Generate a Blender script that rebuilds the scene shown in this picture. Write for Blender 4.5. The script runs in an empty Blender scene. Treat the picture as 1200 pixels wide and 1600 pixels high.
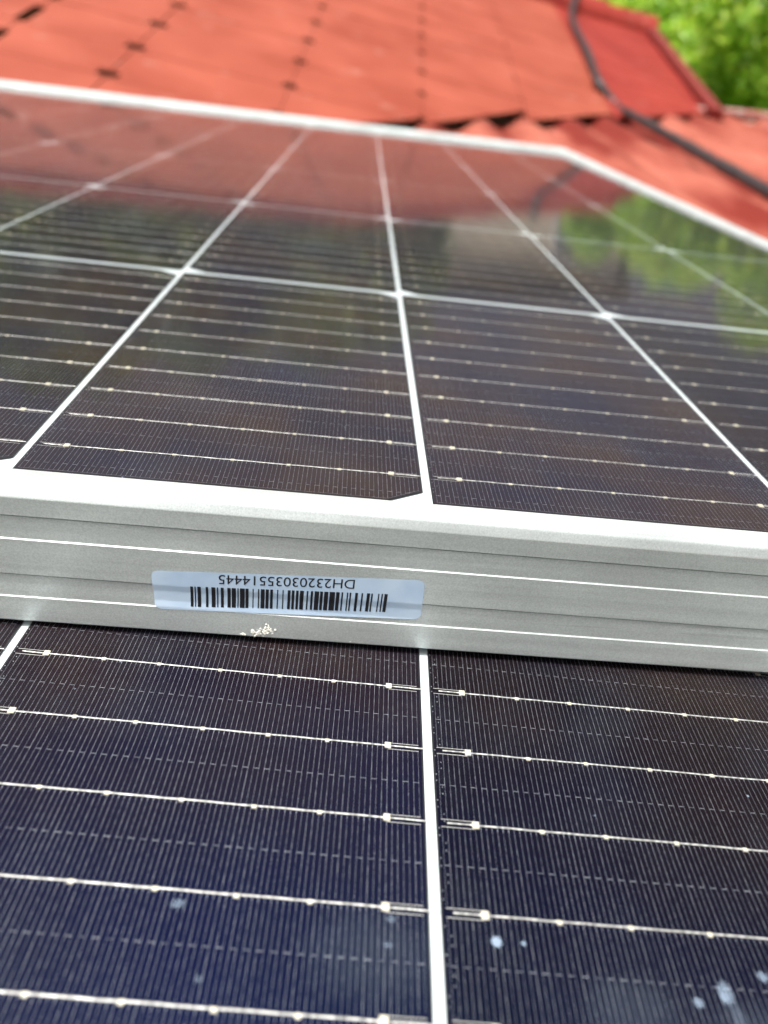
import bpy, math, random
from mathutils import Vector, Matrix, noise
random.seed(7)
S = bpy.context.scene
COL = S.collection

# ------------------------------------------------------------------ frames of reference
# everything on the roof is measured in the plane of the upper solar panel (x along its near frame,
# y up the slope, z out of the glass, metres); TILT turns that plane to its pitch in the world.
g = Vector((.16, .20, .95)).normalized()
wy = (Vector((0, 1, 0)) - g * g.y).normalized()
wx = wy.cross(g)
TILT = Matrix((wx, wy, g)).to_4x4()
T3 = TILT.to_3x3()
# ------------------------------------------------------------------ camera
CR = Vector((0.9939459, -0.01951373, 0.10812387))
CD = Vector((0.08288842, -0.51277998, -0.85450933))
CF = Vector((0.07211842, 0.85829826, -0.5080581))
CP = Vector((-0.02224436, -0.14711053, 0.08387647))
cam = bpy.data.cameras.new('camera'); camo = bpy.data.objects.new('camera', cam); COL.objects.link(camo)
mc = Matrix((CR, -CD, -CF)).transposed().to_4x4(); mc.translation = CP
camo.matrix_world = TILT @ mc
cam.sensor_fit = 'VERTICAL'; cam.sensor_height = 8.199; cam.sensor_width = 6.15; cam.lens = 6.0
cam.clip_start = .004; cam.clip_end = 400
cam.dof.use_dof = True; cam.dof.focus_distance = .166; cam.dof.aperture_fstop = 2.4; cam.dof.aperture_blades = 0
S.camera = camo
# ------------------------------------------------------------------ light
def panel_dir(az, el):
    az, el = math.radians(az), math.radians(el)
    return Vector((math.sin(az) * math.cos(el), math.cos(az) * math.cos(el), math.sin(el)))
SUN_AZ, SUN_EL = -128, 58          # world azimuth from +Y towards +X, elevation
sd = panel_dir(SUN_AZ, SUN_EL)
w = bpy.data.worlds.new('World'); S.world = w; w.use_nodes = True
nt = w.node_tree; nt.nodes.clear()
sky = nt.nodes.new('ShaderNodeTexSky'); sky.sky_type = 'NISHITA'; sky.sun_disc = False
sky.sun_elevation = math.radians(SUN_EL); sky.sun_rotation = math.radians(SUN_AZ)
sky.dust_density = 8.0; sky.air_density = .8; sky.ozone_density = .2
bg = nt.nodes.new('ShaderNodeBackground'); bg.inputs[1].default_value = .11
wo = nt.nodes.new('ShaderNodeOutputWorld')
bw = nt.nodes.new('ShaderNodeRGBToBW'); nt.links.new(sky.outputs[0], bw.inputs[0])      # thin high cloud greys the blue
wtc = nt.nodes.new('ShaderNodeTexCoord'); wn_ = nt.nodes.new('ShaderNodeTexNoise'); wn_.inputs['Scale'].default_value = 2.2; wn_.inputs['Detail'].default_value = 5
nt.links.new(wtc.outputs['Generated'], wn_.inputs['Vector'])
wmr = nt.nodes.new('ShaderNodeMapRange'); wmr.inputs[1].default_value = .3; wmr.inputs[2].default_value = .65; wmr.inputs[3].default_value = .45; wmr.inputs[4].default_value = .95
nt.links.new(wn_.outputs[0], wmr.inputs[0])
wcl = nt.nodes.new('ShaderNodeMix'); wcl.data_type = 'RGBA'; wcl.blend_type = 'MULTIPLY'; wcl.inputs[0].default_value = 1; wcl.inputs[7].default_value = (1.04, 1.0, .96, 1); nt.links.new(bw.outputs[0], wcl.inputs[6])
wmx = nt.nodes.new('ShaderNodeMix'); wmx.data_type = 'RGBA'; nt.links.new(wmr.outputs[0], wmx.inputs[0]); nt.links.new(sky.outputs[0], wmx.inputs[6]); nt.links.new(wcl.outputs[2], wmx.inputs[7])
nt.links.new(wmx.outputs[2], bg.inputs[0]); nt.links.new(bg.outputs[0], wo.inputs[0])
sl = bpy.data.lights.new('sun', 'SUN'); sl.energy = 2.5; sl.angle = math.radians(10); sl.color = (1, .97, .92)
slo = bpy.data.objects.new('sun', sl); COL.objects.link(slo)
slo.rotation_euler = sd.to_track_quat('Z', 'Y').to_euler()
S.render.engine = 'CYCLES'
S.view_settings.view_transform = 'Standard'; S.view_settings.look = 'None'
S.view_settings.exposure = 0.75; S.view_settings.gamma = 1
S.cycles.max_bounces = 8; S.cycles.transparent_max_bounces = 12
S.render.resolution_x = 768; S.render.resolution_y = 1024

# ------------------------------------------------------------------ helpers
BASE = {}
def tag(o, label=None, cat=None, group=None, kind=None):
    if label: o['label'] = label
    if cat: o['category'] = cat
    if group: o['group'] = group
    if kind: o['kind'] = kind
    return o
def root(name, base, label, cat, group=None):
    o = bpy.data.objects.new(name, None); COL.objects.link(o); o.empty_display_size = .05
    b = Vector(base); m = TILT.copy(); m.translation = T3 @ b; o.matrix_world = m
    BASE[o.name] = b
    return tag(o, label, cat, group)
def mesh(name, V, F, mats, mi=None, smooth=False):
    me = bpy.data.meshes.new(name); me.from_pydata([tuple(v) for v in V], [], F)
    for m in (mats if isinstance(mats, (list, tuple)) else [mats]): me.materials.append(m)
    if mi: me.polygons.foreach_set('material_index', mi)
    if smooth is True: me.polygons.foreach_set('use_smooth', [True] * len(me.polygons))
    elif smooth: me.polygons.foreach_set('use_smooth', smooth)
    me.update(); return me
def link(name, me, parent=None, loc=(0, 0, 0)):
    o = bpy.data.objects.new(name, me); COL.objects.link(o)
    if parent: o.parent = parent
    o.location = loc; return o
class MB:
    """collects shapes in panel-plane coordinates"""
    def __init__(s): s.V = []; s.F = []; s.M = []; s.S = []
    def add(s, V, F, m=0, sm=False):
        n = len(s.V); s.V += [Vector(v) for v in V]; s.F += [tuple(i + n for i in f) for f in F]
        s.M += [m] * len(F); s.S += [sm] * len(F)
    def box(s, a, b, m=0):
        x0, y0, z0 = a; x1, y1, z1 = b
        s.add([(x0,y0,z0),(x1,y0,z0),(x1,y1,z0),(x0,y1,z0),(x0,y0,z1),(x1,y0,z1),(x1,y1,z1),(x0,y1,z1)],
              [(0,3,2,1),(4,5,6,7),(0,1,5,4),(1,2,6,5),(2,3,7,6),(3,0,4,7)], m)
    def quad(s, a, b, c, d, m=0): s.add([a, b, c, d], [(0, 1, 2, 3)], m)
    def tube(s, pts, r, n=8, m=0, cap=True, radii=None, flat=1):
        pts = [Vector(p) for p in pts]; rings = []
        for i, p in enumerate(pts):
            d = (pts[min(i+1, len(pts)-1)] - pts[max(i-1, 0)]).normalized()
            up = Vector((0, 0, 1)) if abs(d.z) < .9 else Vector((1, 0, 0))
            a = d.cross(up).normalized(); b = a.cross(d)
            rr = radii[i] if radii else r
            rings.append([p + a * rr * math.cos(t) + b * rr * flat * math.sin(t) for t in [2*math.pi*k/n for k in range(n)]])
        V = [v for R_ in rings for v in R_]; F = []
        for i in range(len(pts)-1):
            for k in range(n):
                k2 = (k+1) % n; F.append((i*n+k, i*n+k2, (i+1)*n+k2, (i+1)*n+k))
        s.add(V, F, m, True)
        if cap: s.add(rings[0], [tuple(range(n))], m); s.add(rings[-1], [tuple(range(n))[::-1]], m)
    def build(s, name, mats, parent=None):
        b = BASE.get(parent.name, Vector()) if parent else Vector()
        me = mesh(name, [v - b for v in s.V], s.F, mats, s.M, s.S)
        o = link(name, me, parent)
        return o
    def top(s, name, mats, base, label, cat, group=None, kind=None):
        b = Vector(base); me = mesh(name, [v - b for v in s.V], s.F, mats, s.M, s.S)
        o = link(name, me); m = TILT.copy(); m.translation = T3 @ b; o.matrix_world = m
        return tag(o, label, cat, group, kind)

# ------------------------------------------------------------------ materials
def mat(name, col=(.5,.5,.5), rough=.5, metal=0, spec=.5):
    m = bpy.data.materials.new(name); m.use_nodes = True; p = m.node_tree.nodes['Principled BSDF']
    p.inputs['Base Color'].default_value = (*col, 1); p.inputs['Roughness'].default_value = rough
    p.inputs['Metallic'].default_value = metal; p.inputs['Specular IOR Level'].default_value = spec
    return m
def nodes(m): return m.node_tree.nodes, m.node_tree.links, m.node_tree.nodes['Principled BSDF']
def noise_col(m, a, b, scale, detail=4, lo=.35, hi=.65, coord='Object', sc3=None, dist=0):
    N, L, p = nodes(m)
    tc = N.new('ShaderNodeTexCoord'); mp = N.new('ShaderNodeMapping'); L.new(tc.outputs[coord], mp.inputs[0])
    if sc3: mp.inputs['Scale'].default_value = sc3
    n = N.new('ShaderNodeTexNoise'); n.inputs['Scale'].default_value = scale; n.inputs['Detail'].default_value = detail
    n.inputs['Distortion'].default_value = dist
    L.new(mp.outputs[0], n.inputs['Vector'])
    r = N.new('ShaderNodeValToRGB'); r.color_ramp.elements[0].position = lo; r.color_ramp.elements[1].position = hi
    r.color_ramp.elements[0].color = (*a, 1); r.color_ramp.elements[1].color = (*b, 1)
    L.new(n.outputs[0], r.inputs[0]); L.new(r.outputs[0], p.inputs['Base Color'])
    return mp, n, r
def bump(m, scale, dist, strength=1, detail=3, mp=None):
    N, L, p = nodes(m)
    n = N.new('ShaderNodeTexNoise'); n.inputs['Scale'].default_value = scale; n.inputs['Detail'].default_value = detail
    if mp is None:
        tc = N.new('ShaderNodeTexCoord'); L.new(tc.outputs['Object'], n.inputs['Vector'])
    else: L.new(mp.outputs[0], n.inputs['Vector'])
    b = N.new('ShaderNodeBump'); b.inputs['Distance'].default_value = dist; b.inputs['Strength'].default_value = strength
    L.new(n.outputs[0], b.inputs['Height']); L.new(b.outputs[0], p.inputs['Normal'])

M_alu = mat('anodised_aluminium', (.72,.74,.74), .42, .5)
noise_col(M_alu, (.60,.66,.66), (.76,.82,.82), 2600, 2, .3, .7)
bump(M_alu, 2400, .00009, .28, 2)
def alu_wear():      # drawn streaks along the profile, handling smudges and a few dull scratches
    N, L, p = nodes(M_alu); tc = N.new('ShaderNodeTexCoord')
    def nz(sc, s3, det, lo, hi, a, b):
        mp = N.new('ShaderNodeMapping'); mp.inputs['Scale'].default_value = s3; L.new(tc.outputs['Object'], mp.inputs[0])
        n = N.new('ShaderNodeTexNoise'); n.inputs['Scale'].default_value = sc; n.inputs['Detail'].default_value = det; L.new(mp.outputs[0], n.inputs['Vector'])
        q = N.new('ShaderNodeMapRange'); q.inputs[1].default_value = lo; q.inputs[2].default_value = hi; q.inputs[3].default_value = a; q.inputs[4].default_value = b
        L.new(n.outputs[0], q.inputs[0]); return q.outputs[0]
    st = nz(9, (1, 60, 60), 4, .3, .7, .90, 1.06); sm = nz(28, (1, 1, 1.6), 6, .3, .75, 1.05, .84); sc = nz(120, (.12, 1, 3), 2, .70, .74, 1, .86)
    m1 = N.new('ShaderNodeMath'); m1.operation = 'MULTIPLY'; L.new(st, m1.inputs[0]); L.new(sm, m1.inputs[1])
    m2 = N.new('ShaderNodeMath'); m2.operation = 'MULTIPLY'; L.new(m1.outputs[0], m2.inputs[0]); L.new(sc, m2.inputs[1])
    vm = N.new('ShaderNodeVectorMath'); vm.operation = 'SCALE'; src = p.inputs['Base Color'].links[0].from_socket
    L.new(src, vm.inputs[0]); L.new(m2.outputs[0], vm.inputs['Scale']); L.new(vm.outputs[0], p.inputs['Base Color'])
    ro = nz(40, (1, 6, 6), 5, .3, .7, .36, .52); L.new(ro, p.inputs['Roughness'])
alu_wear()
M_back = mat('white_backsheet', (.64,.70,.73), .5, 0, .1)
M_ribbon = mat('tinned_wire', (.88,.88,.86), .38, .55); noise_col(M_ribbon, (.40,.40,.39), (1,1,.98), 1100, 3, .38, .62); bump(M_ribbon, 1500, .0002, .9, 2)  # light and dark colour noise imitates the wire's glitter
M_pad = mat('solder_pad', (.80,.76,.62), .45, .35)
M_dull = mat('wire_under_backsheet', (.42,.46,.48), .5)
M_finger = mat('silver_finger', (.4,.4,.44), .4, .4)
noise_col(M_finger, (.15,.16,.20), (.40,.42,.47), 700, 2, .35, .65)
M_fork = mat('bright_silver_print', (.62,.62,.60), .4, .3)
M_edge = mat('cell_edge', (.004,.004,.007), .5)
M_cell = mat('silicon_cell', (.012,.012,.02), .42, 0, .02)
def cell_nodes():
    N, L, p = nodes(M_cell)
    tc = N.new('ShaderNodeTexCoord'); n = N.new('ShaderNodeTexNoise'); n.inputs['Scale'].default_value = 22; n.inputs['Detail'].default_value = 5
    L.new(tc.outputs['Object'], n.inputs['Vector'])
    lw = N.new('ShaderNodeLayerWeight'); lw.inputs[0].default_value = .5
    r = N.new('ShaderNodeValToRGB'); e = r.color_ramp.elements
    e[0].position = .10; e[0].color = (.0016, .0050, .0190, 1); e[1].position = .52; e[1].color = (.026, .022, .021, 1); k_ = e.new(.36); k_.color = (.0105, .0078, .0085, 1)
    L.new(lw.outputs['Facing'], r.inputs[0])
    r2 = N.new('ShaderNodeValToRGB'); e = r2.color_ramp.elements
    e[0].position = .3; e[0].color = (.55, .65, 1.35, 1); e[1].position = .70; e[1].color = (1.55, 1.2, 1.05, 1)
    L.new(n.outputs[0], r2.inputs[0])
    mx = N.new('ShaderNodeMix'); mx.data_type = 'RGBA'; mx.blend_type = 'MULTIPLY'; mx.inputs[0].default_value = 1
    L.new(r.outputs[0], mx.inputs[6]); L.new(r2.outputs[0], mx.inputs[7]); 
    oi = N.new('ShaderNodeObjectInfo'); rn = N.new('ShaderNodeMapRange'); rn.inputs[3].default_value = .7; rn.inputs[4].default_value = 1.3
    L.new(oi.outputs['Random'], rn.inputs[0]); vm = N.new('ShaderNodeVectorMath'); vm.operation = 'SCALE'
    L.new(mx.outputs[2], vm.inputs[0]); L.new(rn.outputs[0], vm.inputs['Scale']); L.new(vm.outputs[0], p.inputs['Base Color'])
cell_nodes()
def glass(name, rough, spots=(), dirt=.02, ior=1.42):
    m = bpy.data.materials.new(name); m.use_nodes = True; N = m.node_tree.nodes; L = m.node_tree.links; N.clear()
    out = N.new('ShaderNodeOutputMaterial'); fr = N.new('ShaderNodeFresnel'); fr.inputs[0].default_value = ior
    tr = N.new('ShaderNodeBsdfTransparent'); tr.inputs[0].default_value = (.97,.98,.975,1)
    gl = N.new('ShaderNodeBsdfGlossy'); gl.inputs['Roughness'].default_value = rough
    mx = N.new('ShaderNodeMixShader'); L.new(fr.outputs[0], mx.inputs[0]); L.new(tr.outputs[0], mx.inputs[1]); L.new(gl.outputs[0], mx.inputs[2])
    tc = N.new('ShaderNodeTexCoord')
    bn = N.new('ShaderNodeTexNoise'); bn.inputs['Scale'].default_value = 900; bn.inputs['Detail'].default_value = 2
    L.new(tc.outputs['Object'], bn.inputs['Vector'])
    bp = N.new('ShaderNodeBump'); bp.inputs['Distance'].default_value = .00002; bp.inputs['Strength'].default_value = .5
    L.new(bn.outputs[0], bp.inputs['Height']); L.new(bp.outputs[0], gl.inputs['Normal'])
    # dust film: faint streaks and specks, plus a few dried drops
    df = N.new('ShaderNodeBsdfDiffuse'); df.inputs[0].default_value = (.40,.52,.68,1)
    n = N.new('ShaderNodeTexNoise'); n.inputs['Scale'].default_value = 38; n.inputs['Detail'].default_value = 7; n.inputs['Roughness'].default_value = .65
    L.new(tc.outputs['Object'], n.inputs['Vector'])
    mr = N.new('ShaderNodeMapRange'); mr.inputs[1].default_value = .5; mr.inputs[2].default_value = .78; mr.inputs[3].default_value = 0; mr.inputs[4].default_value = dirt
    L.new(n.outputs[0], mr.inputs[0]); fac = mr.outputs[0]
    v = N.new('ShaderNodeTexVoronoi'); v.inputs['Scale'].default_value = 150; L.new(tc.outputs['Object'], v.inputs['Vector'])
    # only a few of the voronoi points are specks
    sp = N.new('ShaderNodeSeparateColor'); L.new(v.outputs['Color'], sp.inputs[0])
    mr2 = N.new('ShaderNodeMapRange'); mr2.inputs[1].default_value = .055; mr2.inputs[2].default_value = .02; mr2.inputs[3].default_value = 0; mr2.inputs[4].default_value = .5
    L.new(v.outputs['Distance'], mr2.inputs[0])
    ga = N.new('ShaderNodeMath'); ga.operation = 'GREATER_THAN'; ga.inputs[1].default_value = .72; L.new(sp.outputs[0], ga.inputs[0])
    mu = N.new('ShaderNodeMath'); mu.operation = 'MULTIPLY'; L.new(mr2.outputs[0], mu.inputs[0]); L.new(ga.outputs[0], mu.inputs[1])
    ad = N.new('ShaderNodeMath'); ad.operation = 'ADD'; ad.use_clamp = True; L.new(fac, ad.inputs[0]); L.new(mu.outputs[0], ad.inputs[1]); fac = ad.outputs[0]
    wn = N.new('ShaderNodeTexNoise'); wn.inputs['Scale'].default_value = 700; L.new(tc.outputs['Object'], wn.inputs['Vector'])
    for (x, y, rx, ry, a) in spots:
        mp = N.new('ShaderNodeMapping'); mp.vector_type = 'POINT'
        mp.inputs['Location'].default_value = (-x/rx, -y/ry, 0); mp.inputs['Scale'].default_value = (1/rx, 1/ry, 0)
        L.new(tc.outputs['Object'], mp.inputs[0])
        ln = N.new('ShaderNodeVectorMath'); ln.operation = 'LENGTH'; L.new(mp.outputs[0], ln.inputs[0])
        w_ = N.new('ShaderNodeMath'); w_.operation = 'MULTIPLY_ADD'; w_.inputs[1].default_value = .9; L.new(wn.outputs[0], w_.inputs[0]); L.new(ln.outputs['Value'], w_.inputs[2])
        m3 = N.new('ShaderNodeMapRange'); m3.inputs[1].default_value = 1.55; m3.inputs[2].default_value = .95; m3.inputs[3].default_value = 0; m3.inputs[4].default_value = a
        L.new(w_.outputs[0], m3.inputs[0])
        a2 = N.new('ShaderNodeMath'); a2.operation = 'MAXIMUM'; L.new(fac, a2.inputs[0]); L.new(m3.outputs[0], a2.inputs[1]); fac = a2.outputs[0]
    m2 = N.new('ShaderNodeMixShader'); L.new(fac, m2.inputs[0]); L.new(mx.outputs[0], m2.inputs[1]); L.new(df.outputs[0], m2.inputs[2])
    L.new(m2.outputs[0], out.inputs[0]); return m
M_glass_up = glass('textured_glass', .045, (), .02, 1.39)
LOW = (.00257, -.02226, -.03584)
M_glass_lo = glass('dusty_glass', .10, [(.0457,-.0620,.0014,.0019,.30),(.0463,-.0665,.0013,.0045,.10),(.0452,-.0626,.0009,.0011,.4),(.050,-.070,.012,.007,.035),(-.010,-.060,.012,.008,.025),(.03,-.066,.009,.006,.03),(.0407,-.0638,.0009,.0009,.35),(.00977,-.0568,.0010,.0010,.55),
    (.0142,-.0567,.0005,.0005,.4),(-.0419,-.0548,.0014,.0010,.22),(-.0079,-.0587,.0011,.0008,.18),(.053,-.059,.0011,.0009,.3),(-.0074,-.0545,.001,.0007,.15),(-.036,-.066,.0007,.0007,.15)], .016, 1.17)
M_sticker = mat('pale_blue_label', (.36,.50,.68), .35); M_ink = mat('black_ink', (.008,.008,.012), .5)
noise_col(M_sticker, (.45,.60,.80), (.55,.69,.87), 130, 3)
M_crumb = mat('dried_residue', (.85,.85,.78), .5)

def roofmat(name, a, b, scale=6):
    m = mat(name, a, .6, 0, .2); mp, n, r = noise_col(m, a, b, scale, 6, .3, .7); bump(m, 260, .001, .35, 4)
    N, L, p = nodes(m); tc = N.new('ShaderNodeTexCoord'); n2 = N.new('ShaderNodeTexNoise'); n2.inputs['Scale'].default_value = 17; n2.inputs['Detail'].default_value = 7; n2.inputs['Roughness'].default_value = .7
    L.new(tc.outputs['Object'], n2.inputs['Vector'])
    q = N.new('ShaderNodeMapRange'); q.inputs[1].default_value = .60; q.inputs[2].default_value = .74; q.inputs[4].default_value = .45; L.new(n2.outputs[0], q.inputs[0])
    mx = N.new('ShaderNodeMix'); mx.data_type = 'RGBA'; mx.inputs[7].default_value = (.50, .30, .25, 1)      # lichen and worn paint
    L.new(q.outputs[0], mx.inputs[0]); L.new(r.outputs[0], mx.inputs[6]); L.new(mx.outputs[2], p.inputs['Base Color']); return m
M_tile = roofmat('faded_orange_tile_paint', (.265,.052,.029), (.36,.086,.052))
M_tile2 = roofmat('red_tile_paint', (.22,.022,.016), (.31,.039,.028))
M_tile3 = mat('streaked_red_tile_paint', (.5,.08,.05), .6, 0, .2); noise_col(M_tile3, (.17,.019,.012), (.41,.125,.085), 7, 5, .40, .64, 'Object', (1.6,.25,1)); bump(M_tile3, 200, .001, .35)  # red tone varies in streaks stretched along the ribs
M_under = mat('gap_shadow_underlay', (.060,.016,.012), .8)  # sheet coloured dark to imitate shadow in the tile gaps and valley
M_verge = mat('verge_shade_maroon', (.20,.022,.020), .6)  # dark maroon paints in the shade along the verge
M_cable = mat('black_cable_sheath', (.028,.028,.032), .45)
M_mortar = mat('pale_mortar', (.45,.38,.36), .9)
noise_col(M_mortar, (.30,.07,.05), (.42,.30,.27), 40, 4)

# ------------------------------------------------------------------ solar panels
PX, PY = .093, .184
BARS = [.0127 + .0174*i for i in range(10)]
PADS = [-.0083, -.0208, -.0329, -.0462, -.0598, -.0720, -.0846]      # from the right gap centre
CH = .0083; CHY = .0052
def cell_mesh(side):
    """a half cell, local origin at its lower left corner, chamfered on one side"""
    W, Hh = .091, .180; b = MB()
    if side > 0: P = [(0,0),(W-CH,0),(W,CHY),(W,Hh-CHY),(W-CH,Hh),(0,Hh)]
    else: P = [(CH,0),(W,0),(W,Hh),(CH,Hh),(0,Hh-CHY),(0,CHY)]
    b.add([(x,y,0) for x,y in P] + [(x,y,-.00018) for x,y in P], [tuple(range(6))] , 1)
    n = len(b.V)
    b.F += [(i, i+6, (i+1)%6+6, (i+1)%6) for i in range(6)]; b.M += [2]*6; b.S += [False]*6
    b.M[0] = 1
    # lighter active face inside a dark rim of .35 mm
    rim = .00035
    Q = []
    cx, cy = W/2, Hh/2
    for x, y in P: Q.append((x - math.copysign(rim, x-cx) , y - math.copysign(rim, y-cy)))
    b.add([(x,y,.00003) for x,y in Q], [tuple(range(6))], 0)
    z = .00006; hw = .000027
    def yl(x):   # clip against the chamfer
        if side > 0: t = x - (W-CH)
        else: t = CH - x
        return max(0, t) * CHY/CH
    nf = 86; pitch = (W - .0021)/(nf-1)
    mids = [(BARS[i]+BARS[i+1])/2 for i in range(9)] + [BARS[0]-.0087, BARS[9]+.0087]
    def strip(x0, x1, y0, y1, m=3): b.quad((x0,y0,z),(x1,y0,z),(x1,y1,z),(x0,y1,z), m)
    rr = random.Random(3)
    for i in range(nf):
        x = .00105 + pitch*i; lo = yl(x) + .0008; hi = Hh - lo
        fork = x < .0072 or x > W - .0072
        segs = [(lo, hi)]
        if fork:
            segs = []; y = lo
            for q in BARS:
                if q - .0008 > y: segs.append((y, q - .0008))
                y = max(lo, q + .0008)
            segs.append((y, hi))
        w = hw * rr.uniform(.75, 1.25)
        for a, c in segs:
            if c > a: strip(x-w, x+w, a, c)
        if not fork:                          # short thickened foot of each finger under the wire
            for q in BARS:
                if lo < q - .0009: strip(x - .00006, x + .00006, q - rr.uniform(.0006, .0010), q + .0004)
        if i % 2 == 0 and i < nf-1:          # dashes between alternate fingers
            for q in mids:
                if lo < q < hi: strip(x, x+pitch, q-.000055, q+.000055)
    # fork lines beside each wire end, and rim fingers
    for q in BARS:
        for s_ in (-1, 1):
            strip(.0009, .0072, q + s_*.0008 - .00006, q + s_*.0008 + .00006, 4)
            strip(W-.0072, W-.0009, q + s_*.0008 - .00006, q + s_*.0008 + .00006, 4)
    a0, a1 = (0.001, W-CH-.0002) if side > 0 else (CH+.0002, W-.001)
    for q in (.00078, Hh-.00078): strip(a0, a1, q-.00003, q+.00003)
    for q0, q1 in ((.00078, CHY+.0005), (Hh-.00078, Hh-CHY-.0005)):
        xa, xb = (W-CH, W-.0009) if side > 0 else (CH, .0009)
        dy = .00005
        b.add([(xa,q0-dy,z),(xb,q1-dy,z),(xb,q1+dy,z),(xa,q0+dy,z)], [(0,1,2,3)], 3)
    # column of small laser dots beside the left edge
    y = .004
    while y < Hh - .004:
        if yl(.0016) < y < Hh - yl(.0016):
            x = .0005 if int(y*1e4) % 2 else .0016
            b.quad((x-.00009,y-.00014,z),(x+.00009,y-.00014,z),(x+.00009,y+.00014,z),(x-.00009,y+.00014,z),3)
        y += .00155
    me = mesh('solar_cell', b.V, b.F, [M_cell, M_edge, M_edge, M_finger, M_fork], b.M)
    return me
CELL = {1: cell_mesh(1), -1: cell_mesh(-1)}
def bus_mesh(c0, c1):
    """one wire run along a row: columns c0..c1 are the gap-centre indices on each cell's right"""
    b = MB(); rr = random.Random(5)
    for c in range(c0, c1+1):
        xr = c*PX - .001; xl = xr - .091
        n = 24; pts = []
        for i in range(n+1):
            t = i/n; pts.append((xl + .0021 + (.091-.0021)*t, rr.uniform(-.00006,.00006), .00017 + rr.uniform(-.00002,.00002)))
        b.tube(pts, .00018, 6, 0, flat=.42)
        for k, q in enumerate(PADS):
            x = c*PX + q; h = .00063 if k in (0, 6) else .00043; h2 = h*(1.15 if k in (0, 6) else .9)
            o = rr.uniform(-.00008, .00008) - (0 if k in (0, 6) else .00016)
            b.box((x-h, -h2+o, .00008), (x+h, h2+o, .00030), 1)
        b.box((xr, -.00006, .00002), (xr+.002, .00006, .00006), 2)
    return mesh('busbar_wire', b.V, b.F, [M_ribbon, M_pad, M_dull], b.M, b.S)
PROFILE = [(.0016,.0004),(.0016,.00105),(.0018,.0012),(.0084,.0012),(.0088,.00112),(.0092,.0008),(.00975,-.0003),(.0100,-.0008),(.0101,-.0011)] + \
    [(.0101,-.0053),(.0091,-.00535),(.0091,-.00562),(.00985,-.00567),(.00985,-.01122),(.0101,-.01145),(.0101,-.0116),(.0101,-.0206),(.0091,-.02065),(.0091,-.02092),(.00985,-.02097),(.00985,-.02682),(.0101,-.02705),(.0101,-.0272),
     (.0101,-.0336),(.0096,-.0342),(-.018,-.0342),(-.018,-.0326),(.0082,-.0326),(.0082,.0004)]
def frame(parent, x0, x1, y0, y1, name='frame', rise=.006):
    b = MB(); n = len(PROFILE); V = []
    for o, z in PROFILE:
        h = rise*min(1, o/.008) if z > .0005 else 0
        V += [(x0-o,y0-o,z),(x1+o,y0-o,z),(x1+o,y1+o,z+h),(x0-o,y1+o,z+h)]
    F = []; sm = []
    for i in range(n):
        j = (i+1) % n
        for k in range(4):
            k2 = (k+1) % 4; F.append((i*4+k, j*4+k, j*4+k2, i*4+k2)); sm.append(2 <= i <= 7)
    me = mesh(name, V, F, M_alu, None, sm)
    return link(name, me, parent)
def solar_panel(base_m, label, group, rows, cols, row0_y, right, glassmat, nrows=6, left=-13):
    r = bpy.data.objects.new('solar_panel', None); COL.objects.link(r); r.matrix_world = base_m
    tag(r, label, 'solar panel', group)
    x1 = right*PX - .001; x0 = (left-1)*PX + .001 + .001 - .002; y0 = row0_y; y1 = row0_y + nrows*PY - .002
    m = .0004
    frame(r, x0-m, x1+m, y0-m, y1+m)
    link('backsheet', mesh('backsheet', [(x0-.008,y0-.008,-.0004),(x1+.008,y0-.008,-.0004),(x1+.008,y1+.008,-.0004),(x0-.008,y1+.008,-.0004),
        (x0-.008,y0-.008,-.004),(x1+.008,y0-.008,-.004),(x1+.008,y1+.008,-.004),(x0-.008,y1+.008,-.004)],
        [(0,1,2,3),(7,6,5,4),(0,4,5,1),(1,5,6,2),(2,6,7,3),(3,7,4,0)], M_back), r)
    z = .00065
    link('cover_glass', mesh('cover_glass', [(x0-.002,y0-.002,z),(x1+.002,y0-.002,z),(x1+.002,y1+.002,z),(x0-.002,y1+.002,z)], [(0,1,2,3)], glassmat), r)
    bm_ = bus_mesh(cols[0], cols[1])
    for k in rows:
        sd_ = 1 if k % 2 == 0 else -1
        for c in range(cols[0], cols[1]+1):
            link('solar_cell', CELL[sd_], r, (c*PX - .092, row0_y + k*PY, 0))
        for q in BARS: link('busbar_wire', bm_, r, (0, row0_y + k*PY + q, 0))
    return r
upper = solar_panel(TILT, 'upper solar panel with a barcode sticker on its grey frame, lying on the red roof', 'solar panels stacked on the roof',
                    range(6), (-12, 3), 0, 3, M_glass_up, left=-12)
RL = Matrix(((0.99931891,0.03655265,0.00506076),(-0.03660066,0.99928246,0.00974463),(-0.00470093,-0.00992322,0.99993971))).to_4x4()
RL.translation = Vector(LOW)
lower = solar_panel(TILT @ RL, 'lower dusty solar panel with dark blue cells, partly covered by the panel lying on it', 'solar panels stacked on the roof',
                    range(3), (-12, 2), -.1345-.184-BARS[0]+.0127-.0, 2, M_glass_lo, left=-12)
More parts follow.
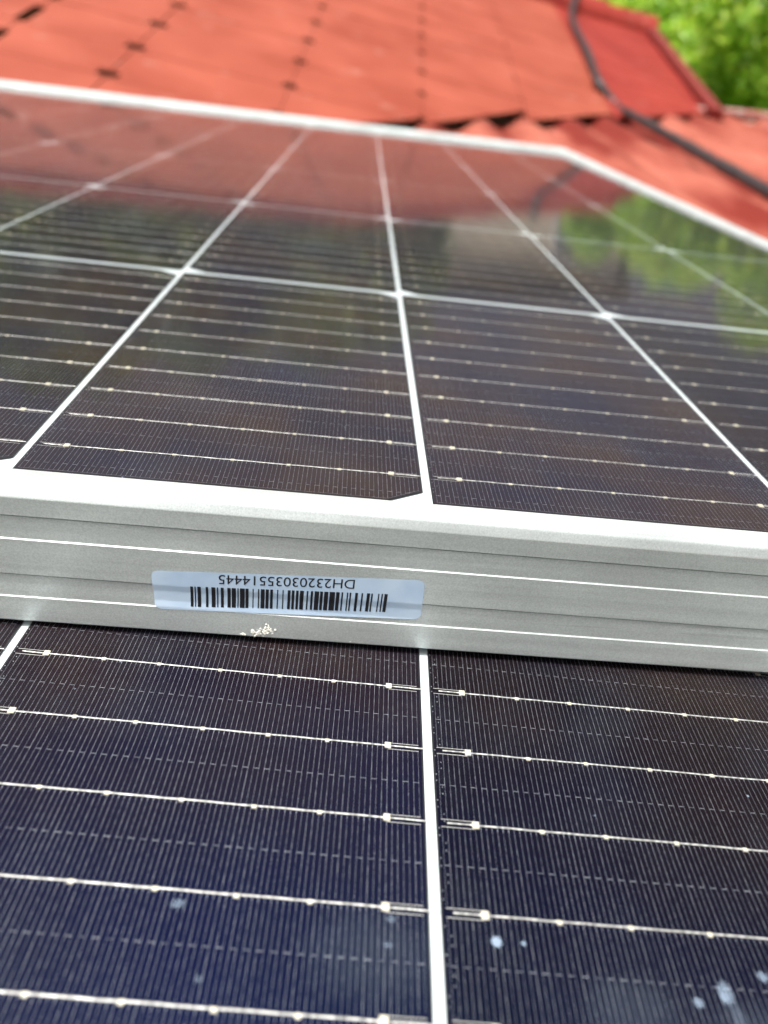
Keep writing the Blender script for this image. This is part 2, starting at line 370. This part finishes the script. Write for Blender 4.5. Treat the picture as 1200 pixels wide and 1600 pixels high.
# ---- barcode label on the near frame face
def fy(z):        # face depth of the profile, bridged softly where the label spans the groove
    if z > -.0207: return -.0105
    if z > -.0225: return -.0105 + .00025*(-.0207 - z)/.0018
    if z > -.0252: return -.01025
    if z > -.0267: return -.01025 - .00025*(-.0252 - z)/.0015
    return -.0105
def label_part():
    c = [(-.06047,-.01685),(.00041,-.01426+.0004),(.00087,-.02529),(-.05999,-.02757)]
    c = [Vector((a, 0, b)) for a, b in c]
    V = []; F = []; nu, nv = 40, 44; rad = .0016
    W_, H_ = .061, .0108
    for j in range(nv+1):
        tv = j/nv
        for i in range(nu+1):
            tu = i/nu
            # rounded corners: pull the row ends in
            dv = min(tv, 1-tv)*H_; ins = 0 if dv > rad else rad - math.sqrt(max(0, rad*rad - (rad-dv)**2))
            u = (ins + (W_ - 2*ins)*tu)/W_
            p = (c[0]*(1-u) + c[1]*u)*(1-tv) + (c[3]*(1-u) + c[2]*u)*tv
            V.append((p.x, fy(p.z) - .00006, p.z))
    for j in range(nv):
        for i in range(nu): F.append((j*(nu+1)+i, (j+1)*(nu+1)+i, (j+1)*(nu+1)+i+1, j*(nu+1)+i+1))
    lab = link('barcode_label', mesh('barcode_label', V, F, M_sticker, None, True), upper)
    tag(lab, 'pale blue barcode sticker stuck upside down on the frame')
    bars = [(-51.96,-51.33),(-51.0,-50.73),(-50.38,-49.61),(-48.52,-47.97),(-47.24,-46.36),(-46.01,-45.73),(-45.16,-44.5),(-43.68,-42.94),(-42.73,-41.77),(-41.44,-41.16),(-40.89,-39.79),(-39.63,-38.94),(-38.04,-37.82),(-36.83,-36.55),(-36.2,-35.32),(-35.1,-34.41),(-34.08,-33.47),(-32.54,-32.29),(-31.32,-31.08),(-30.15,-29.51),(-29.22,-28.62),(-28.27,-27.7),(-27.41,-26.54),(-25.88,-25.53),(-24.96,-24.44),(-24.09,-23.08),(-22.85,-22.21),(-21.92,-21.0),(-20.71,-19.46),(-19.23,-18.45),(-18.02,-17.67),(-16.8,-16.51),(-16.19,-15.84),(-14.91,-14.3),(-13.49,-13.14),(-12.27,-11.57),(-11.28,-10.93),(-9.73,-9.44),(-8.95,-8.63),(-8.28,-7.55)]
    b = MB()
    for a, e in bars:
        a *= .001; e *= .001
        zt = -.02041 + (a + .0516)/.0439*.00196 ; zb = -.02621 + (a + .0516)/.0439*.0024; n = 14
        for k in range(n):
            z0 = zt + (zb-zt)*k/n; z1 = zt + (zb-zt)*(k+1)/n; s0 = .00017*k/n*0; 
            b.quad((a,fy(z0)-.00011,z0),(a,fy(z1)-.00011,z1),(e,fy(z1)-.00011,z1),(e,fy(z0)-.00011,z0))
    link('barcode', mesh('barcode', b.V, b.F, M_ink), lab)
    cu = bpy.data.curves.new('serial_number', 'FONT'); cu.body = 'DH23203035514445'; cu.size = 1
    to = bpy.data.objects.new('serial_number_tmp', cu); COL.objects.link(to)
    bpy.context.view_layer.update()
    me = bpy.data.meshes.new_from_object(to.evaluated_get(bpy.context.evaluated_depsgraph_get()))
    bpy.data.objects.remove(to)
    xs = [v.co.x for v in me.vertices]; ys = [v.co.y for v in me.vertices]
    x0, x1, y0, y1 = min(xs), max(xs), min(ys), max(ys)
    # reads upside down: the first letter stands at the right end, its foot upwards
    for v in me.vertices:
        u = (v.co.x - x0)/(x1-x0); t = (v.co.y - y0)/(y1-y0)
        X = -.01530 - .0303*u
        zf = -.01515 - .00150*u; Z = zf - t*.00255
        v.co = (X, fy(Z) - .00011, Z)
    me.materials.clear(); me.materials.append(M_ink)
    link('serial_number', me, lab)
label_part()
def crumbs(name, spots, label):
    b = MB(); rr = random.Random(11); bx = spots[0]
    for (x, z, r, n, sx, sz) in spots:
        for i in range(n):
            px_ = x + rr.gauss(0, sx); pz = z + rr.gauss(0, sz) + .25*(px_ - x); r_ = r*rr.uniform(.4, 1.25)
            if pz < -.0336: pz = -.0334
            c = Vector((px_, fy(pz) if pz < -.0055 else -.0105, pz)); V = []; F = []
            m, k = 5, 7
            for j in range(1, m):
                for l in range(k):
                    th = math.pi*j/m; ph = 2*math.pi*l/k; q = r_*rr.uniform(.75, 1.2)
                    V.append(c + Vector((q*math.sin(th)*math.cos(ph), q*.6*math.sin(th)*math.sin(ph), q*math.cos(th))))
            V += [c + Vector((0,0,r_)), c - Vector((0,0,r_))]; a = len(V)-2
            for j in range(m-2):
                for l in range(k):
                    l2 = (l+1) % k; F.append((j*k+l, (j+1)*k+l, (j+1)*k+l2, j*k+l2))
            for l in range(k):
                F.append((a, l, (l+1) % k)); F.append((a+1, (m-2)*k+(l+1) % k, (m-2)*k+l))
            b.add(V, F)
    return b.top(name, [M_crumb], (bx[0], -.0105, bx[1]), label, 'residue')
crumbs('dried_residue', [(-.0360,-.0324,.00030,46,.0012,.0006),(-.0342,-.0314,.00026,22,.0006,.0007),(-.0402,-.0333,.00036,3,.0004,.0001),(-.0146,-.0333,.00016,2,.0006,.0001),(-.0128,-.0333,.00018,1,.0001,.0001)],
       'crumbly white dried residue on the lower edge of the grey frame below the barcode sticker')

# ------------------------------------------------------------------ the roof
Uv = Vector((.02874688,.96876164,.24632193)); Hv = Vector((.98615621,.01277359,-.16532625)); Nv = Vector((.16330815,-.24766451,.95498311))
O1 = CP - .5*Nv
def r1(u, v, h=0): return O1 + Hv*u + Uv*v + Nv*h
def valley(u): return 1.643 + .99*(u - .147)
def clip(poly, f):
    out = []
    for i in range(len(poly)):
        a, c = poly[i], poly[(i+1) % len(poly)]; fa, fc = f(a), f(c)
        if fa >= 0: out.append(a)
        if fa*fc < 0:
            t = fa/(fa-fc); out.append((a[0]+(c[0]-a[0])*t, a[1]+(c[1]-a[1])*t))
    return out
J = [-2.82,-2.54,-2.26,-1.98,-1.70,-1.42,-1.15,-.87,-.59,-.40,-.115,.158,.42,.70,1.13]
NOTCH = {-.59:(.009,.11),-.40:(.016,.030),-.115:(.013,.028),.158:(.009,.026),.42:(.003,.02)}
GA = .172
def RV(u): return 3.70 + .19*(u - 1.13)      # ridge line, parallel to the courses
house = root('house', r1(0, 2.5), 'house under an orange red tiled roof with ridge cap and ribbed lower slope', 'house')
def hip_u(v): return -.80 + (v - 2.1)*.5
up = MB()
def verge_u(v): return 1.105 + (v-2.6)*.03
for i in range(len(J)-1):
    ua, ub = J[i], J[i+1]
    na = NOTCH.get(ua, (.0015, .0)); nb = NOTCH.get(ub, (.0015, .0))
    for k in range(-14, 15):
        def vv(u): return 1.6185 + GA*k + .19*(min(u, 1.2) + .115)
        a, e = ua + (.0014 if ua in (-.4, -.59) else .0008), ub - (.0014 if ub in (-.4, -.59) else .0008)
        P = [(a + na[0], vv(a)), (e - nb[0], vv(e)), (e - nb[0], vv(e) + nb[1]), (e, vv(e) + nb[1]), (e, vv(e) + GA + .004), (a, vv(a) + GA + .004), (a, vv(a) + na[1]), (a + na[0], vv(a) + na[1])]
        gp = {.158:.075, .42:.035, -.115:.035}.get(ua, .012)
        P = clip(P, lambda p: p[1] - valley(p[0]) - gp*max(0, p[0]-ua)/(ub-ua))
        if len(P) < 3: continue
        P = clip(P, lambda p: RV(p[0]) - p[1])
        if len(P) < 3: continue
        P = clip(P, lambda p: p[0] - hip_u(p[1]))
        if len(P) < 3: continue
        P = clip(P, lambda p: verge_u(p[1]) - p[0])
        if len(P) < 3: continue
        lift = random.uniform(-.0003, .0003)
        def top(p): return .003 + lift + .0008*(1 - max(0, min(1, (p[1] - vv(p[0]))/GA)))
        n = len(P)
        V = [r1(p[0], p[1], top(p)) for p in P] + [r1(p[0], p[1], top(p) - .003) for p in P]
        m = 1 if ua >= .69 else 0
        up.add(V, [tuple(range(n))] + [(j, j+n, (j+1) % n + n, (j+1) % n) for j in range(n)], m)
up.build('upper_tiles', [M_tile, M_tile2], house)
ul = MB()
HR = -.117                                             # where the left hip meets the ridge
P = [(valley(0)*0 - 1.61, -.1), (1.10, valley(1.10)), (1.13, RV(1.13)), (HR, RV(HR)), (hip_u(-.1), -.1)]
ul.add([r1(a, c, -.014) for a, c in P], [tuple(range(5)) + (5,)]); ul.build('roof_underlay', [M_under], house)
# back slope, ridge cap, verge
bk = MB(); bd = (Uv*.75 - Nv*.65).normalized()
ra, rb = r1(HR, RV(HR), .002), r1(1.14, RV(1.14), .002)
bk.quad(ra, rb, rb + bd*3, ra + bd*3); bk.build('back_slope', [M_tile3], house)
hd = r1(hip_u(-.1), -.1, .0); hs = MB(); hq = (-Hv*.62 + Uv*.35 - Nv*.70).normalized()
hs.quad(hd, ra, ra + hq*2.2, hd + hq*2.2); hs.build('hip_slope', [M_tile3], house)
hc = MB(); v = 0.0
while v < RV(HR):
    V = []; v2_ = min(v + .36, RV(HR)); n = 10
    for q_, rad in ((v, .062), (v2_, .052)):
        c0 = r1(hip_u(q_), q_, -.012); ax = (Uv + Hv*.5).normalized(); lat = Nv.cross(ax).normalized()
        for j in range(n+1):
            t = math.pi*(-.08 + 1.16*j/n); V.append(c0 + lat*math.cos(t)*rad*1.2 + Nv*math.sin(t)*rad)
    hc.add(V, [(j, j+1, j+n+2, j+n+1) for j in range(n)], 0, True); hc.add(V[:n+1], [tuple(range(n+1))], 0)
    v += .34
hc.build('hip_cap', [M_tile2], house)
rc = MB(); u = HR
while u < 1.12:
    u2_ = min(u + .34, 1.16); n = 10; V = []
    for uu, rad in ((u, .062), (u2_ + .03, .072)):
        for j in range(n+1):
            t = math.pi*(-.08 + 1.16*j/n)
            V.append(r1(min(uu, 1.17), RV(min(uu, 1.17)), -.012) - Uv*math.cos(t)*rad*1.25 + Nv*math.sin(t)*rad)
    rc.add(V, [(j, j+1, j+n+2, j+n+1) for j in range(n)], 0, True)
    rc.add(V[n+1:], [tuple(range(n+1))], 0)
    u += .34
rc.build('ridge_cap', [M_tile2], house)
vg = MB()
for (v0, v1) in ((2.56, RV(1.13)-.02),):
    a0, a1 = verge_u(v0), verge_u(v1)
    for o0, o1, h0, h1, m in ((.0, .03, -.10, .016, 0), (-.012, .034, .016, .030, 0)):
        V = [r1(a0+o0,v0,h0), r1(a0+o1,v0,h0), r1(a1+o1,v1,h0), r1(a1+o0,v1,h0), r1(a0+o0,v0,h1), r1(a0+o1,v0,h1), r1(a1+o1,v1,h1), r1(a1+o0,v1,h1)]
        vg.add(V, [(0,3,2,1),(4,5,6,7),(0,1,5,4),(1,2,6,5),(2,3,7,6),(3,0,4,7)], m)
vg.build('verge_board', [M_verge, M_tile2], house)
# lower slope: ribbed tiles
SD = Vector((.99988972,-.01218528,.00848961)); U2 = Vector((.01152377,.99718911,.0740343)); N2 = Vector((-.00936788,-.0739283,.99721956))
A2 = Vector((.08781059,1.57019079,-.01314963))
def r2(s, t, h=0): return A2 + SD*s + U2*t + N2*h
WL = .1255
def rib(s, t):
    ph = (s - .343)/WL
    w_ = .5 - .5*math.cos(2*math.pi*ph)
    k = math.floor(t/.30 + .02*math.sin(ph)); f = t/.30 - k
    return -.024 + .023*w_**1.0 + .007*(1-f) + .004*noise.noise(Vector((s*3, t*3, 0)))
def lower_slope():
    b = MB(); s0, s1, t0, t1 = -1.9, 2.9, -2.1, .99
    def tmax(s): return .97 - .06*(s-.95) if s > .95 else .975 + (s-.95)*.97 + .05
    ss = [s0 + WL/10*i for i in range(int((s1-s0)/WL*10)+1)]
    ts = []; k = math.floor(t0/.30)
    while k*.30 < t1+.02:
        ts += [k*.30 + .0005, k*.30 + .10, k*.30 + .2, k*.30 + .2995]; k += 1
    V = []; idx = {}
    for j, t in enumerate(ts):
        for i, s in enumerate(ss):
            tt = min(t, tmax(s)); idx[i, j] = len(V); V.append(r2(s, tt, rib(s, t)))
    F = []
    for j in range(len(ts)-1):
        for i in range(len(ss)-1):
            if ts[j] >= tmax(ss[i]) and ts[j] >= tmax(ss[i+1]): continue
            F.append((idx[i,j], idx[i+1,j], idx[i+1,j+1], idx[i,j+1]))
    b.add(V, F, 0, True)
    b.build('lower_ribbed_tiles', [M_tile3], house)
lower_slope()
# pale mortar run along the top of the lower slope
mo = MB()
pts = []
for i in range(16):
    s = .93 + i*.12; pts.append(r2(s, .985 - .06*(s-.95), .004 + random.uniform(-.004,.004)))
mo.tube(pts, .020, 7, 0, True, [.018 + random.uniform(-.004,.004) for _ in pts]); mo.build('mortar_edge', [M_mortar], house)
# walls below, world-vertical
GROUND = -3.6
def wall():
    M_wall = mat('cream_render', (.55,.50,.42), .85)
    corners = [r2(-1.6,-1.8,-.12), r2(2.6,-1.8,-.12), r2(2.6,.80,-.12), r1(.9,3.5,-.2), r1(-.2,3.4,-.2)]
    Wc = [T3 @ c for c in corners]; V = []
    inv = T3.transposed(); b0 = BASE[house.name]
    for c in Wc: V.append(inv @ c - b0)
    for c in Wc: V.append(inv @ Vector((c.x, c.y, GROUND)) - b0)
    n = len(Wc)
    link('wall', mesh('wall', V, [(i, (i+1) % n, (i+1) % n + n, i+n) for i in range(n)], M_wall), house)
wall()

# ------------------------------------------------------------------ cable
cb = MB()
c1 = [(.80,4.02,.50),(.786,3.881,.467),(.711,3.148,.29),(.681,2.724,.185),(.655,2.45,.118),(.640,2.33,.092)]
pts = [Vector(p) + Nv*.022 for p in c1]
pts[0] = r1(.80, RV(.8)+.02, .075); pts[1] = r1(.775, RV(.8)-.10, .062)
for s, t in [(.60,.70),(.594,.553),(.588,.347),(.582,.12),(.572,-.151),(.571,-.264),(.566,-.403),(.575,-.8),(.60,-1.3),(.58,-1.9)]:
    pts.append(r2(s, t, .014))
sm = []
for i in range(len(pts)-1):          # Catmull-Rom
    p0, p1, p2, p3 = pts[max(i-1,0)], pts[i], pts[i+1], pts[min(i+2,len(pts)-1)]
    for k in range(8):
        t = k/8; sm.append(.5*((2*p1) + (p2-p0)*t + (2*p0-5*p1+4*p2-p3)*t*t + (3*p1-p0-3*p2+p3)*t**3))
sm.append(pts[-1])
cb.tube(sm, .0105, 10, 0, True, [.0105*random.uniform(.9, 1.12) for _ in sm])
cb.top('cable', [M_cable], pts[9], 'thick black cable running down over the ridge and across the red tiles', 'cable')

# ------------------------------------------------------------------ ground
M_grass = mat('grass', (.06,.10,.03), .9); noise_col(M_grass, (.05,.085,.02), (.11,.13,.05), 1.5, 5)
gr = link('ground', mesh('ground', [(-150,-150,GROUND),(150,-150,GROUND),(150,150,GROUND),(-150,150,GROUND)], [(0,1,2,3)], M_grass))
tag(gr, 'green lawn below the house', 'ground', kind='structure')

# ------------------------------------------------------------------ trees beyond the roof
def leafmat(name, a, b):
    m = bpy.data.materials.new(name); m.use_nodes = True; N = m.node_tree.nodes; L = m.node_tree.links; N.clear()
    out = N.new('ShaderNodeOutputMaterial'); df = N.new('ShaderNodeBsdfDiffuse'); tl = N.new('ShaderNodeBsdfTranslucent'); gl = N.new('ShaderNodeBsdfGlossy'); gl.inputs['Roughness'].default_value = .4
    gi = N.new('ShaderNodeNewGeometry'); r = N.new('ShaderNodeValToRGB'); r.color_ramp.elements[0].color = (*a,1); r.color_ramp.elements[1].color = (*b,1)
    L.new(gi.outputs['Random Per Island'], r.inputs[0]); L.new(r.outputs[0], df.inputs[0]); L.new(r.outputs[0], tl.inputs[0])
    x = N.new('ShaderNodeMixShader'); x.inputs[0].default_value = .5; L.new(df.outputs[0], x.inputs[1]); L.new(tl.outputs[0], x.inputs[2])
    y = N.new('ShaderNodeMixShader'); y.inputs[0].default_value = .06; L.new(x.outputs[0], y.inputs[1]); L.new(gl.outputs[0], y.inputs[2])
    L.new(y.outputs[0], out.inputs[0]); return m
M_leafA = leafmat('bright_leaves', (.26,.52,.03), (.66,.84,.12))
M_leafB = leafmat('green_leaves', (.08,.19,.03), (.26,.38,.06))
M_bark = mat('bark', (.10,.07,.05), .9); noise_col(M_bark, (.06,.045,.03), (.16,.12,.09), 12, 5)
def crown_mesh(seed, nleaf, size, mt):
    rr = random.Random(seed); b = MB(); clumps = []
    for i in range(46):
        while True:
            p = Vector((rr.uniform(-1,1), rr.uniform(-1,1), rr.uniform(-1,1)))
            if .35 < p.length < 1: break
        clumps.append((p * rr.uniform(.75, 1.0), rr.uniform(.16, .34)))
    V = []; F = []
    for i in range(nleaf):
        c, r_ = rr.choice(clumps)
        d = Vector((rr.gauss(0,1), rr.gauss(0,1), rr.gauss(0,1))).normalized()
        p = c + d*r_*rr.uniform(.55, 1.05)
        nrm_ = (d + Vector((rr.gauss(0,.5), rr.gauss(0,.5), rr.gauss(0,.5) + .5))).normalized()
        a = nrm_.cross(Vector((rr.gauss(0,1), rr.gauss(0,1), rr.gauss(0,1)))).normalized(); e = nrm_.cross(a)
        L_ = size*rr.uniform(.6, 1.3); W_ = L_*.45; n0 = len(V)
        V += [p - a*L_, p - e*W_ + nrm_*L_*.1, p + a*L_ - nrm_*L_*.25, p + e*W_ + nrm_*L_*.1]
        F.append((n0, n0+1, n0+2, n0+3))
    return mesh('crown', V, F, mt)
def trunk_mesh(h, seed):
    rr = random.Random(seed); b = MB()
    b.tube([(0,0,0),(.03,.02,h*.4),(-.03,.04,h*.8),(0,0,h+.3)], .1, 9, 0, True, [.13,.10,.08,.03])
    for i in range(9):
        z = h*rr.uniform(.6, 1.0); t = rr.uniform(0, 2*math.pi); q = rr.uniform(.5,.9); d = Vector((math.cos(t), math.sin(t), .7))
        b.tube([(0,0,z), Vector((0,0,z)) + d*q*.5, Vector((0,0,z)) + d*q + Vector((0,0,.15))], .03, 6, 0, True, [.045,.03,.01])
    return mesh('trunk', b.V, b.F, M_bark, b.M, b.S)
def tree(name, az, dist, el, rad, cm, label, seed, squash=1.0, group='trees beyond the roof'):
    c = T3 @ (CP + panel_dir(az, el)*dist)
    h = c.z - GROUND
    r = bpy.data.objects.new(name, None); COL.objects.link(r); r.location = (c.x, c.y, GROUND); tag(r, label, 'tree', group)
    link('trunk', trunk_mesh(h, seed), r)
    o = link('crown', cm, r, (0, 0, h)); o.scale = (rad, rad, rad*squash); o.rotation_euler = (0, 0, seed*1.7)
    return r
cA = crown_mesh(1, 26000, .046, M_leafA); cB = crown_mesh(2, 12000, .06, M_leafB)
tree('leafy_tree', 26.5, 4.8, 0.8, .78, cA, 'bright yellow green leafy tree just beyond the right end of the tiled roof', 1)
tree('leafy_tree', 40, 6.0, -1, 1.3, cA, 'bright green leafy tree at the far right of the roof, behind its lower slope', 2)
tree('leafy_tree', 19.5, 8.0, 4.0, .85, cA, 'smaller bright green tree seen just over the right end of the ridge', 9)
tree('dark_tree', -27, 8.5, 7.5, 2.4, cB, 'dark green tree mirrored at the left of the glass, beyond the ridge', 3)
tree('dark_tree', -12, 8.8, 6.5, 2.4, cB, 'dark green tree mirrored left of the middle of the glass, beyond the ridge', 4)
tree('dark_tree', -3, 9.2, 8, 1.9, cB, 'dark green tree mirrored in the middle of the glass, beyond the ridge', 5)
tree('dark_tree', 33, 9.5, .5, 1.6, cB, 'taller green tree standing behind the bright tree at the right', 6)

# ------------------------------------------------------------------ pale house mirrored in the glass
def neighbour():
    ctr = T3 @ (CP + panel_dir(11.5, 0)*13.5)
    r = bpy.data.objects.new('neighbour_house', None); COL.objects.link(r); r.location = (ctr.x, ctr.y, GROUND)
    r.rotation_euler = (0, 0, math.radians(-12))
    tag(r, 'pale beige house beyond the ridge, seen only as a reflection in the upper panel', 'house')
    Mw = mat('beige_render', (.50,.43,.34), .85); noise_col(Mw, (.44,.38,.30), (.56,.48,.39), 1.2, 5)
    Mg = mat('window_glass', (.16,.17,.18), .3); Mr = mat('grey_roof_sheet', (.28,.27,.27), .6)
    Mf = mat('window_frame_paint', (.7,.7,.68), .5)
    top = T3 @ (CP + panel_dir(11.5, 14.5)*13.5); H_ = top.z - GROUND
    b = MB(); b.box((-1.5,0,0), (1.6,5,H_)); link('wall', mesh('wall', b.V, b.F, Mw), r)
    b = MB(); V = [(-1.8,-.35,H_+.003),(1.9,-.35,H_+.003),(1.9,5.35,H_+.003),(-1.8,5.35,H_+.003),(-1.8,2.5,H_+1.1),(1.9,2.5,H_+1.1)]
    b.add(V, [(0,1,5,4),(2,3,4,5),(0,4,3),(1,2,5),(0,3,2,1)]); link('roof', mesh('roof', b.V, b.F, Mr), r)
    for x in (.85,):
        for z in (1.2, H_-1.7):
            f = MB(); f.box((x-.42,-.05,z-.05),(x+.42,-.002,z)); f.box((x-.42,-.05,z+1.1),(x+.42,-.002,z+1.15)); f.box((x-.42,-.05,z+.002),(x-.37,-.002,z+1.098)); f.box((x+.37,-.05,z+.002),(x+.42,-.002,z+1.098))
            w_ = link('window', mesh('window', f.V, f.F, Mf), r)
            f = MB(); f.box((x-.368,-.03,z+.003),(x+.368,-.004,z+1.097)); link('pane', mesh('pane', f.V, f.F, Mg), w_)
neighbour()
